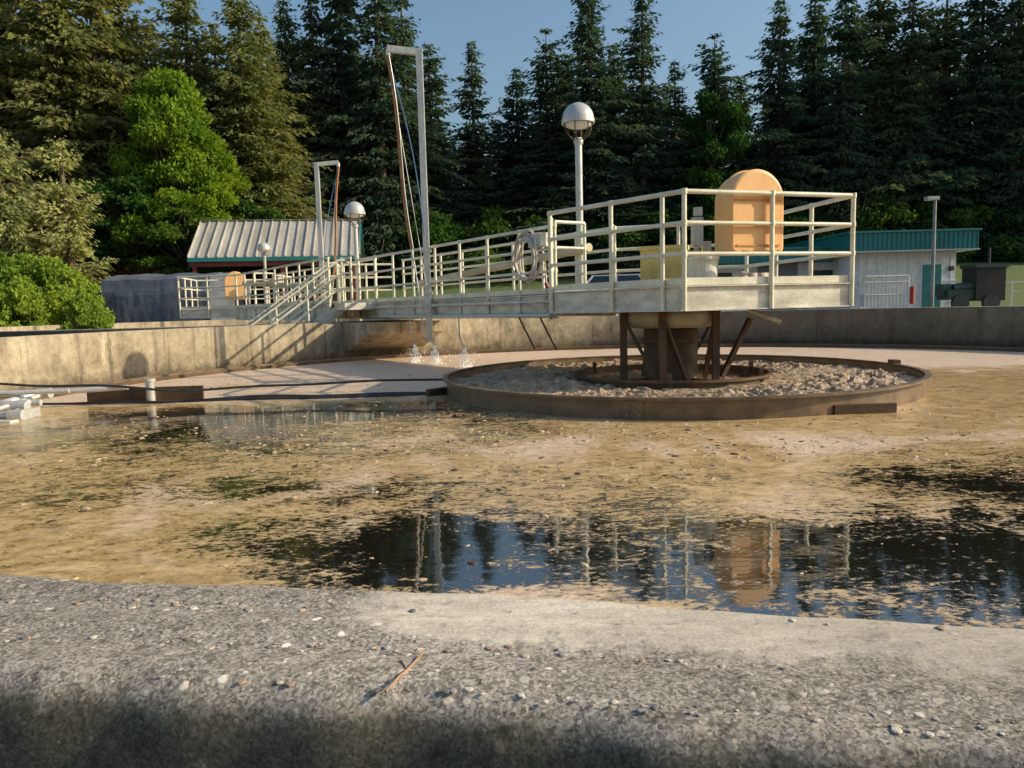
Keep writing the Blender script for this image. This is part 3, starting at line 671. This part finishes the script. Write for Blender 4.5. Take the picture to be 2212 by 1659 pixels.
# ---------------------------------------------------------------- buildings
def px2x(px,z): return (px-1106)/1600*z
sh=bpy.data.objects.new('picnic_shed',None); S.collection.objects.link(sh)
Z=38; x0,x1=px2x(425,Z),px2x(778,Z); ze=CZ+2.85; zr=CZ+5.0; gz=.45
m=MB(); 
xr0,xr1=x0,x1
yA=Z; yR=Z+3.2; yB=Z+6.4
def roofq(a,b,c,d,th=.08):
    vs=[a,b,c,d]+[(p[0],p[1],p[2]-th) for p in (a,b,c,d)]
    m.add(vs,[(0,1,2,3),(7,6,5,4),(0,4,5,1),(1,5,6,2),(2,6,7,3),(3,7,4,0)],ROOF)
roofq((x0,yA,ze),(x1,yA,ze),(xr1,yR,zr),(xr0,yR,zr)); roofq((x1,yB,ze),(x0,yB,ze),(xr0,yR,zr+.002),(xr1,yR,zr+.002))
for i in range(19):
    t=i/18; a=Vector((x0+(x1-x0)*t,yA-.02,ze+.03)); b=Vector((xr0+(xr1-xr0)*t,yR,zr+.03)); m.beam(a,b,.05,.09,ROOF)
m.obj('roof',parent=sh)
m=MB(); m.beam((x0-.02,yA-.03,ze-.11),(x1+.02,yA-.03,ze-.11),.05,.2,TEALP); m.beam((x1+.03,yA,ze-.05),(x1+.03,yR,zr-.02),.06,.22,TEALP); m.beam((x1+.03,yB,ze-.05),(x1+.03,yR,zr-.02),.06,.22,TEALP)
m.beam((xr0,yR,zr+.05),(xr1,yR,zr+.05),.2,.03,STEELD)
m.add([(x1-.1,yA+.3,ze-.1),(x1-.1,yB-.3,ze-.1),(x1-.1,yR,zr-.15)],[(0,1,2)],MAROON)
m.beam((x0,yA+.2,ze-.33),(x1,yA+.2,ze-.33),.16,.24,MAROON); m.obj('trim',parent=sh)
m=MB()
for x in (x0+.25,x0+4.5,x1-.3): 
    m.beam((x,yA+.2,gz-.2),(x,yA+.2,ze-.2),.18,.18,MAROON); m.beam((x,yB-.3,gz-.2),(x,yB-.3,ze-.2),.18,.18,MAROON)
m.box(((x0+x1)/2+1,yB-.1,(gz+ze)/2-.1),(x1-x0-2.2,.1,ze-gz),DARKIN)
for k in range(9): m.box((x0+2.3+k*.62,yB-1.2,gz+.9+.35*(k%3)),(.4,.5,.8+.5*(k%2)),random.choice([DARKIN,MAROON,GREENM,STEELD]))
m.obj('posts_and_contents',parent=sh)
pc=Vector(((x0+x1)/2,Z+1,0)); sh.matrix_world=Matrix.Translation(pc)@Matrix.Rotation(math.radians(9),4,'Z')@Matrix.Translation(-pc)
Z=35.; X0,X1=px2x(214,Z),px2x(462,Z)
prof=[(0,-.2),(.04,1.7),(.25,2.45),(1.6,2.75),(2.9,2.75),(4.1,2.3),(4.5,1.4),(4.55,-.2)]
def interp(t):
    k=t*(len(prof)-1); i=min(int(k),len(prof)-2); f=k-i; return (prof[i][0]*(1-f)+prof[i+1][0]*f,prof[i][1]*(1-f)+prof[i+1][1]*f)
nu,nv=70,50; V=[];F=[]
for i in range(nu+1):
    for j in range(nv+1):
        s_=i/nu; y_,z_=interp(j/nv); x=X0+(X1-X0)*s_
        en=min(s_,1-s_)*nu; 
        if en<4 and s_<.5: z_*=(.88+.12*math.sqrt(en/4)); x+=.3*(z_/2.5)*(1-en/4)
        sag=.05*math.sin(s_*math.pi*3)**2; z_-=sag*(z_>1.9)
        w_=.06*mn.noise((x*.8,y_*2,z_*.7))+.02*mn.noise((x*4,y_*4,z_*2))
        V.append((x,Z+y_+w_,gz+z_+w_))
for i in range(nu):
    for j in range(nv): a=i*(nv+1)+j; F.append((a,a+nv+1,a+nv+2,a+1))
V=np.array(V)
F.append(tuple(range(nv,-1,-1))); F.append(tuple(nu*(nv+1)+j for j in range(nv+1)))
link('tarpaulin_tent',npmesh('tarpaulin_tent',V,F,[TARP],smooth=False))
m=MB(); m.box((px2x(300,38),33.,1.05),(.6,.35,1.2),simple('utility_beige',(.4,.38,.3),(.33,.3,.24)),None); m.box((px2x(300,38),33.,1.67),(.66,.4,.05),STEEL); m.cyl((px2x(300,38)+.1,32.83,1.3),(px2x(300,38)+.1,32.8,1.3),.03,BLACK); m.obj('utility_box')

sb=bpy.data.objects.new('service_building',None); S.collection.objects.link(sb)
Z=34; xa,xb=px2x(1838,Z),px2x(2062,Z); zt=CZ+2.02
m=MB(); m.box(((xa+xb)/2,Z+4,(zt+gz)/2-.1),(xb-xa,8,zt-gz+.2),WALLW)
xw=px2x(1490,Z); zt2=CZ+1.75
m.box(((xa+xw)/2-.01,Z+5.5,(zt2+gz)/2-.1),(xa-xw,7,zt2-gz+.2),WALLW)
for k in range(10): 
    x=xa+(xb-xa)*(k+.5)/10; m.box((x,Z-.012,(zt+gz)/2),(.04,.03,zt-gz),WALLW)
m.box(((xa+xb)/2,Z-.02,gz+1.35),(xb-xa+.02,.045,.07),WALLW)
m.obj('walls',parent=sb)
m=MB(); e=.95
m.box(((xa+xb)/2,Z+4,zt+.42),(xb-xa+2*e-.9,8+1.6,.80),TEALP); m.box(((xa+xb)/2,Z+4,zt+.86),(xb-xa+2*e-.75,8+1.8,.08),TEALP); m.box(((xa+xb)/2,Z+4,zt+.0),(xb-xa+2*e-.8,8+1.7,.06),simple('soffit_cream',(.5,.5,.45),(.42,.42,.38)))
for k in range(28):
    x=xa-.45+(xb-xa+.9)*k/27; m.box((x,Z-.82,zt+.42),(.025,.04,.78),TEALP)
m.box(((xa+xw)/2-.3,Z+5.2,zt2+.32),(xa-xw,8.2,.6),TEALP); m.box(((xa+xw)/2-.3,Z+5.2,zt2+.65),(xa-xw+.1,8.3,.06),TEALP)
for k in range(30): m.box((xw-.2+(xa-xw)*k/30,Z+1.09,zt2+.32),(.025,.03,.58),TEALP)
m.obj('roof_fascia',parent=sb)
m=MB(); xd=px2x(2010,Z); m.box((xd,Z-.03,gz+1.05),(.85,.06,2.1),TEALP); m.box((xd,Z-.02,gz+1.1),(1.0,.04,2.25),WALLW); m.box((xd+.32,Z-.08,gz+1.0),(.06,.06,.12),GALV)
xg=px2x(1680,Z+2); m.box((xg,Z+1.97,gz+1.25),(1.9,.06,2.4),GREYD); 
for k in range(5): m.box((xg,Z+1.93,gz+.3+.45*k),(1.85,.03,.02),STEELD)
for q in (px2x(1775,Z+2),px2x(1560,Z+2)): m.box((q,Z+1.97,gz+1.6),(1.0,.07,.9),GLASS); m.box((q,Z+1.985,gz+1.6),(1.12,.05,1.02),WALLW)
m.cyl((px2x(1855,Z),Z-.1,gz),(px2x(1855,Z),Z-.1,zt),.05,WALLW); m.box((px2x(2050,Z),Z-.1,gz+1.9),(.16,.15,.2),BLACK)
m.obj('doors_and_windows',parent=sb)
m=MB(); Z=30; xa=px2x(1868,Z); xb=px2x(1962,Z)
for k in range(13): x=xa+(xb-xa)*k/12; m.cyl((x,Z,gz),(x,Z,CZ+.85),.022,WHITEP,n=6); m.cyl((x,Z,CZ+.85),(x,Z+.5,CZ+.35),.02,WHITEP,n=6)
for zz in (CZ+.84,CZ+.6,CZ+.1): m.cyl((xa,Z,zz),(xb,Z,zz),.03,WHITEP,n=6)
m.box(((xa+xb)/2,Z+.2,CZ-.1),(xb-xa,.4,.5),WHITEP); m.cyl((xb+.15,Z,CZ-.3),(xb+.15,Z,CZ+.4),.09,RED); m.obj('metal_rack')
m=MB(); Z=31; xa=px2x(2045,Z)
m.box((xa+1.5,Z,gz+1.1),(1.2,1,1.35),DARKIN); m.box((xa+1.5,Z,gz+1.85),(1.35,1.1,.15),GREENM); m.box((xa+.45,Z,gz+.7),(1.3,.8,.4),GREENM)
m.cyl((xa+.1,Z-.2,gz+.95),(xa+.9,Z-.2,gz+1.05),.2,GREENM); m.cyl((xa+1.7,Z,gz+1.9),(xa+1.7,Z,gz+2.6),.05,BLACK); m.cyl((xa+.3,Z-.5,gz+.35),(xa+.3,Z-.35,gz+.35),.35,BLACK,n=18); m.cyl((xa+1.5,Z-.6,gz+.35),(xa+1.5,Z-.45,gz+.35),.35,BLACK,n=18)
m.box((xa-.15,Z,gz+.9),(.4,.5,.5),GREENM); m.obj('pump_trailer')
m=MB(); Z=33
for k in range(9): x=px2x(2150,Z)+k*.7; m.cyl((x,Z,gz),(x,Z,CZ+.55),.03,GALV,n=6)
for zz in (CZ+.5,CZ+.1): m.cyl((px2x(2150,Z),Z,zz),(px2x(2150,Z)+6,Z,zz),.025,GALV,n=6)
m.obj('metal_fence')
m=MB(); Z=27; x=px2x(2013,Z); m.cyl((x,Z,.2),(x,Z,CZ+3.45),.07,STEELD,r2=.055); m.box((x-.12,Z,CZ+3.47),(.42,.28,.12),GALV); m.box((x-.2,Z,CZ+3.405),(.24,.2,.02),LENS); m.cyl((x,Z,.2),(x,Z,.5),.14,GALV); m.obj('area_light_pole')

def car(x,y,rot):
    e=bpy.data.objects.new('parked_car',None); S.collection.objects.link(e)
    m=MB()
    secs=[(-2.2,.62,.80,.72),(-2.1,.45,.98,.86),(-1.3,.38,1.10,.92),(-.2,.36,1.14,.93),(.9,.36,1.14,.93),(1.9,.40,1.10,.9),(2.2,.5,1.0,.82),(2.25,.6,.85,.75)]
    vs=[];fs=[]
    for (xx,zb,zt_,w_) in secs: vs+=[(xx,-w_,zb),(xx,-w_*1.02,(zb+zt_)/2),(xx,-w_*.93,zt_),(xx,w_*.93,zt_),(xx,w_*1.02,(zb+zt_)/2),(xx,w_,zb)]
    for i in range(len(secs)-1):
        for k in range(6): fs.append((i*6+k,i*6+(k+1)%6,(i+1)*6+(k+1)%6,(i+1)*6+k))
    fs+=[(5,4,3,2,1,0),tuple((len(secs)-1)*6+k for k in range(6))]
    m.add(vs,fs,CARW)
    g=[(-1.05,1.12,.84),(-.25,1.72,.68),(1.5,1.74,.68),(2.05,1.12,.82)]
    vs=[(a,sg*w_,z) for a,z,w_ in g for sg in (-1,1)]
    m.add(vs,[(0,1,3,2),(4,5,7,6),(0,2,4,6),(1,7,5,3)],GLASS); m.add([(v_[0],v_[1],v_[2]+.01) for v_ in vs[2:6]],[(0,1,3,2)],CARW)
    m.box((.62,0,1.76),(1.85,1.34,.05),CARW)
    for a,b in ((0,2),(1,3),(6,4),(7,5)): m.beam(vs[a],vs[b],.07,.07,CARW)
    for sg in (-1,1): m.beam((.6,sg*.85,1.12),(.6,sg*.70,1.72),.07,.05,CARW)
    for xx in (-1.4,1.4):
        for sg in (-1,1): m.cyl((xx,sg*.70,.35),(xx,sg*.96,.35),.35,BLACK,n=24); m.cyl((xx,sg*.95,.35),(xx,sg*.975,.35),.2,GALV,n=16)
    for sg in (-1,1): m.box((-2.18,sg*.58,.82),(.1,.3,.12),LENS); m.box((2.24,sg*.6,.9),(.08,.25,.15),RED)
    b=m.obj('body',parent=e); e.location=(x,y,hgt(x,y)+.02); e.rotation_euler=(0,0,rot)
    return e
c_=car(px2x(1085,25),25,math.radians(12)); c_.scale=(1,1,1.12)
c_=car(px2x(1370,29),29,math.radians(170))

# ---------------------------------------------------------------- trees
def leaves(P,D,Lg,Wd,droop=0.):
    n=len(P); D=D/np.linalg.norm(D,axis=1,keepdims=True)
    rnd=rng.normal(size=(n,3)); s=np.cross(D,rnd); s/=np.linalg.norm(s,axis=1,keepdims=True)
    Lg=Lg[:,None];Wd=Wd[:,None]
    a=P; b=P+D*Lg*.45+s*Wd; c=P+D*Lg; d=P+D*Lg*.45-s*Wd
    c[:,2]-=droop*Lg[:,0]
    V=np.stack([a,b,c,d],1).reshape(-1,3); F=np.arange(n*4).reshape(n,4); return V,F
def trunk_mesh(H,r,n=8,bend=.3):
    V=[];F=[];K=10
    for i in range(K+1):
        t=i/K; rr=r*(1-t)**.8+.02; x=bend*math.sin(t*2.5)*.5; 
        for k in range(n): V.append((x+rr*math.cos(2*math.pi*k/n),rr*math.sin(2*math.pi*k/n),t*H-.5*(i==0)))
    for i in range(K):
        for k in range(n): F.append((i*n+k,i*n+(k+1)%n,(i+1)*n+(k+1)%n,(i+1)*n+k))
    return V,F
def conifer(name,mat,H=22,Rb=3.3,low=.10,dens=1.,sparse=0.,pw=.75,leaf=.50,upturn=0.):
    P=[];D=[];Lg=[];V0,F0=trunk_mesh(H*.98,.30,bend=0)
    V=list(V0);F=list(F0)
    z=low*H; ph=rng.uniform(0,6.28,3)
    while z<H*.985:
        t=z/H; Lr=Rb*(1-t)**pw*(1-.35*max(0,.25-t)/.25)
        nbr=int(rng.integers(5,8)); a0=rng.uniform(0,6.28)
        if rng.random()<sparse: z+=.35; continue
        for b in range(nbr):
            a=a0+b*2*math.pi/nbr+rng.normal()*.35
            lobe=1+.22*math.sin(a+ph[0]+z*.35)+.18*math.sin(a*2+ph[1]-z*.8)+.12*math.sin(z*2.1+ph[2]+a)
            Lb=Lr*rng.uniform(.5,1.2)*lobe
            if rng.random()<.12: Lb*=rng.uniform(.3,.6)
            if rng.random()<.06: Lb*=1.25
            Lb=max(Lb,.25); k=max(2,int(Lb/.20*dens)); s=np.linspace(.12,1,k)
            rise=rng.uniform(.0,.28)+t*.35; dr=rng.uniform(.3,.85)*(1-t*.7)-upturn
            x=np.cos(a)*Lb*s; y=np.sin(a)*Lb*s; zz=z+Lb*(rise*s-dr*s**2)
            pts=np.stack([x,y,zz],1)
            if Lb>1.2:
                o=len(V); 
                for q,rr in ((0,.05),(.5,.03),(1,.01)):
                    px_=np.cos(a)*Lb*q;py_=np.sin(a)*Lb*q;pz=z+Lb*(rise*q-dr*q*q)
                    V+= [(px_,py_,pz+rr),(px_-math.sin(a)*rr,py_+math.cos(a)*rr,pz-rr),(px_+math.sin(a)*rr,py_-math.cos(a)*rr,pz-rr)]
                for q in (0,3):
                    for w_ in range(3): F.append((o+q+w_,o+q+(w_+1)%3,o+q+3+(w_+1)%3,o+q+3+w_))
            wid=.30*Lb
            for rep in range(4):
                sd_=(rep%2)*2-1; lat=rng.uniform(0,1,size=k)*wid*(1-s*.6)*sd_
                j=pts+rng.normal(size=pts.shape)*.07
                j[:,0]+=-math.sin(a)*lat; j[:,1]+=math.cos(a)*lat; j[:,2]-=np.abs(lat)*.35
                ang=a+sd_*rng.uniform(.1,1.2,size=k)
                dz=rng.uniform(-.9,.05,size=k)
                wv=(1-s*.5)*rng.uniform(.7,1.3,size=k)
                P.append(j); D.append(np.stack([np.cos(ang),np.sin(ang),dz],1)); Lg.append(leaf*1.1*wv*(.55+.45*min(1,Lb/1.5)))
        z+=rng.uniform(.2,.55)*(1+.3*sparse)
    P=np.concatenate(P);D=np.concatenate(D);Lg=np.concatenate(Lg)
    LV,LF=leaves(P,D,Lg,Lg*.24,.15)
    n0=len(V); allV=np.concatenate([np.array(V),LV]); nF=len(F); faces=F+(LF+n0).tolist()
    return npmesh(name,allV,faces,[BARK,mat],[0]*nF+[1]*len(LF))
def broadleaf(name,mat,H=14,W=7.5,nleaf=26000,leaf=.30,low=.12,blobs=60,trunk=True,bmin=.05,bmax=.12,shape=.14):
    V,F=trunk_mesh(H*.75,.28) if trunk else ([],[]); V=list(V);F=list(F)
    P=[];D=[]
    ph=rng.uniform(0,6.28,2)
    for b in range(blobs):
        t=rng.uniform(low,1); a=rng.uniform(0,6.28)
        wr=W/2*math.sin(math.pi*min(1,(t*(.96-shape)+shape)))**.7*(1+.18*math.sin(a*2+ph[0])+.15*math.sin(t*9+ph[1]+a))
        rr=wr*math.sqrt(rng.uniform(.1,1))*.9
        c=np.array([rr*math.cos(a),rr*math.sin(a),t*H*.94]); br=rng.uniform(bmin,bmax)*W
        if trunk:
            o=len(V)
            for q,ww in ((0,.07),(1,.02)):
                p=np.array([0,0,c[2]*.7])*(1-q)+c*q; V+=[(p[0]+ww,p[1],p[2]),(p[0]-ww*.5,p[1]+ww,p[2]),(p[0]-ww*.5,p[1]-ww,p[2])]
            for w_ in range(3): F.append((o+w_,o+(w_+1)%3,o+3+(w_+1)%3,o+3+w_))
        per=int(nleaf/blobs*(br/((bmin+bmax)/2*W))**2)
        d=rng.normal(size=(per,3)); d/=np.linalg.norm(d,axis=1,keepdims=True)
        p=c+d*np.array([1.15,1.15,.6])*br*(rng.uniform(.15,1.3,size=(per,1)))**.6
        dd_=d*.5+rng.normal(size=(per,3))*.7; dd_[:,2]-=.4; P.append(p);D.append(dd_)
    P=np.concatenate(P);D=np.concatenate(D); Lg=leaf*rng.uniform(.6,1.2,size=len(P))
    LV,LF=leaves(P,D,Lg,Lg*.34); n0=len(V)
    allV=np.concatenate([np.array(V).reshape(-1,3),LV]) if V else LV
    return npmesh(name,allV,F+(LF+n0).tolist(),[BARK,mat],[0]*len(F)+[1]*len(LF))
con=[conifer('conifer_a',F_DARK,22,4.0,pw=.7),conifer('conifer_b',F_DARK,22,3.4,.05,1.,.1,.65),conifer('conifer_c',F_DARK,22,4.4,.14,1,.22,.8),
     conifer('conifer_d',F_DARK,22,3.6,.2,.9,.35,.55)]
conO=[conifer('conifer_e',F_OLIVE,22,4.2,.05,pw=.65),conifer('conifer_f',F_OLIVE,22,4.4,.08,1,.2,.7)]
pine=conifer('pine_a',F_PINE,9.5,2.6,.06,1.4,.06,.6,.36,.45)
pine2=conifer('pine_b',F_PINE,9.5,3.3,.03,1.5,.0,.6,.36,.2)
maple=broadleaf('maple',F_MAPLE,15,8.0,52000,.26,.10,170); green=broadleaf('broad',F_GREEN,12,7,24000,.30,.1,90)
shrub=broadleaf('shrub',F_GREEN,3,4,7000,.2,.0,40,False,.08,.16); shrubM=broadleaf('shrub_bright',F_BUSH,4,5,22000,.22,.0,130,False,.04,.10,.35); shrubR=broadleaf('shrub_red',F_RED,1.6,4,6000,.12,.0,26,False,.08,.15)
def hz(px): return 663-.026*(px-1106)
def place(name,me,px,ytop,z,H0,wid=1.,parent=None,rot=None):
    x=px2x(px,z); g=hgt(x,z)-.3; top=(hz(px)-ytop)/1600*z+CZ; s=(top-g)/H0
    return link(name,me,(x,z,g),random.uniform(0,6.28) if rot is None else rot,(wid,wid,s),parent)
front=[(-170,-200,46,0),(-80,-240,45,1),(10,-180,46,0),(100,-150,47,1),(180,-220,45,0),(258,-110,46,1),(318,-60,48,0),
 (375,60,50,2),(452,-15,48,3),(560,-5,47.5,3),(508,70,49,2),(605,60,50,3),
 (655,20,55,4),(712,-20,56,5),(770,-90,56,4),(845,-110,55,5),(898,-10,57,6),(950,110,60,4),
 (1040,112,62,5),(1132,160,64,4),(1195,85,62,7),(1285,-20,57,4),(1395,0,58,5),(1240,130,62,4),(1335,110,62,4),
 (1462,150,64,6),(1545,95,63,7),(1600,180,66,5),(1680,20,58,4),(1752,-20,60,5),(1815,-60,57,6),(1885,-50,58,4),(1955,-20,57,5),(2025,-30,58,6),(2100,-80,57,4),(2175,-40,56,5),(2250,-90,56,4),(2340,-60,57,6)]
vm={0:conO[0],1:conO[1],2:conO[1],3:conO[0],4:con[0],5:con[1],6:con[2],7:con[3]}
for px,yt,z,vv in front: place('conifer_tree',vm[vv],px,yt,z,22,random.uniform(1.05,1.3))
fo=bpy.data.objects.new('conifer_forest',None); S.collection.objects.link(fo)
prof_px=[-600,0,340,400,450,620,900,960,1150,1240,1400,1460,1600,1680,1800,3200]
prof_y=[-60,-60,60,150,90,90,60,240,270,130,120,220,230,120,50,0]
i=0
for row,(z,stp,dy) in enumerate(((66,58,50),(73,66,80))):
    px=-500 
    while px<3000:
        q=px+random.uniform(-25,25); yt=np.interp(q,prof_px,prof_y)+dy+random.uniform(-40,90)
        place('tree_%d'%i,random.choice(con),q,yt,z+random.uniform(-3,3),22,random.uniform(1.1,1.5),fo); i+=1; px+=stp
for px in range(-300,2700,66):
    q=px+random.uniform(-25,25); z=random.uniform(57,62)
    place('tree_%d'%i,random.choice(con[:3]),q,random.uniform(210,400),z,22,random.uniform(1.1,1.4),fo); i+=1
for k in range(40):  # unseen trees right of the view, added to shade the right-hand forest
    x=random.uniform(46,115); y=random.uniform(54,76); link('tree_%d'%i,random.choice(con),(x,y,2.8),random.uniform(0,6),(1.25,1.25,random.uniform(.9,1.25)),fo); i+=1
us=bpy.data.objects.new('forest_understory',None); S.collection.objects.link(us)
for k,px in enumerate(range(-300,2600,50)):
    z=random.uniform(55,59) ; x=px2x(px,z); s=random.uniform(1.1,1.9)
    if k%3: link('shrub_%d'%k,shrub,(x,z,hgt(x,z)-.3),random.uniform(0,6),(s,s,s),us)
    else: link('shrub_%d'%k,random.choice(con[:2]),(x,z,hgt(x,z)-.3),random.uniform(0,6),(.8,.8,random.uniform(.25,.4)),us)
place('maple_tree',maple,395,145,44,15,.85); place('maple_tree',maple,475,270,44.5,15,.7); place('maple_tree',green,330,360,43,12,1.)
place('maple_tree',green,540,420,45,12,.8); place('maple_tree',green,420,430,41.5,12,.9)
place('maple_tree',green,1535,195,57,12,.85); 
place('pine_tree',pine2,35,290,36,9.5,1.05); place('pine_tree',pine,170,312,37,9.5,1.15); place('pine_tree',pine2,-90,260,36,9.5,1.1)
hb=bpy.data.objects.new('bright_shrub_bank',None); S.collection.objects.link(hb)
for k,(px,yt,z) in enumerate(((-60,520,33),(10,545,32),(75,555,33),(130,560,32),(180,600,33),(50,610,30),(-20,590,30),(120,630,31),(185,640,31))):
    place('shrub_%d'%k,shrubM,px,yt,z,4,.75 if k<4 else .55,hb)
rb=bpy.data.objects.new('red_shrub_hedge',None); S.collection.objects.link(rb)
for k,px in enumerate(range(200,440,30)): place('shrub_%d'%k,shrubR,px,574+random.uniform(-5,8),42,1.6,1.0,rb)
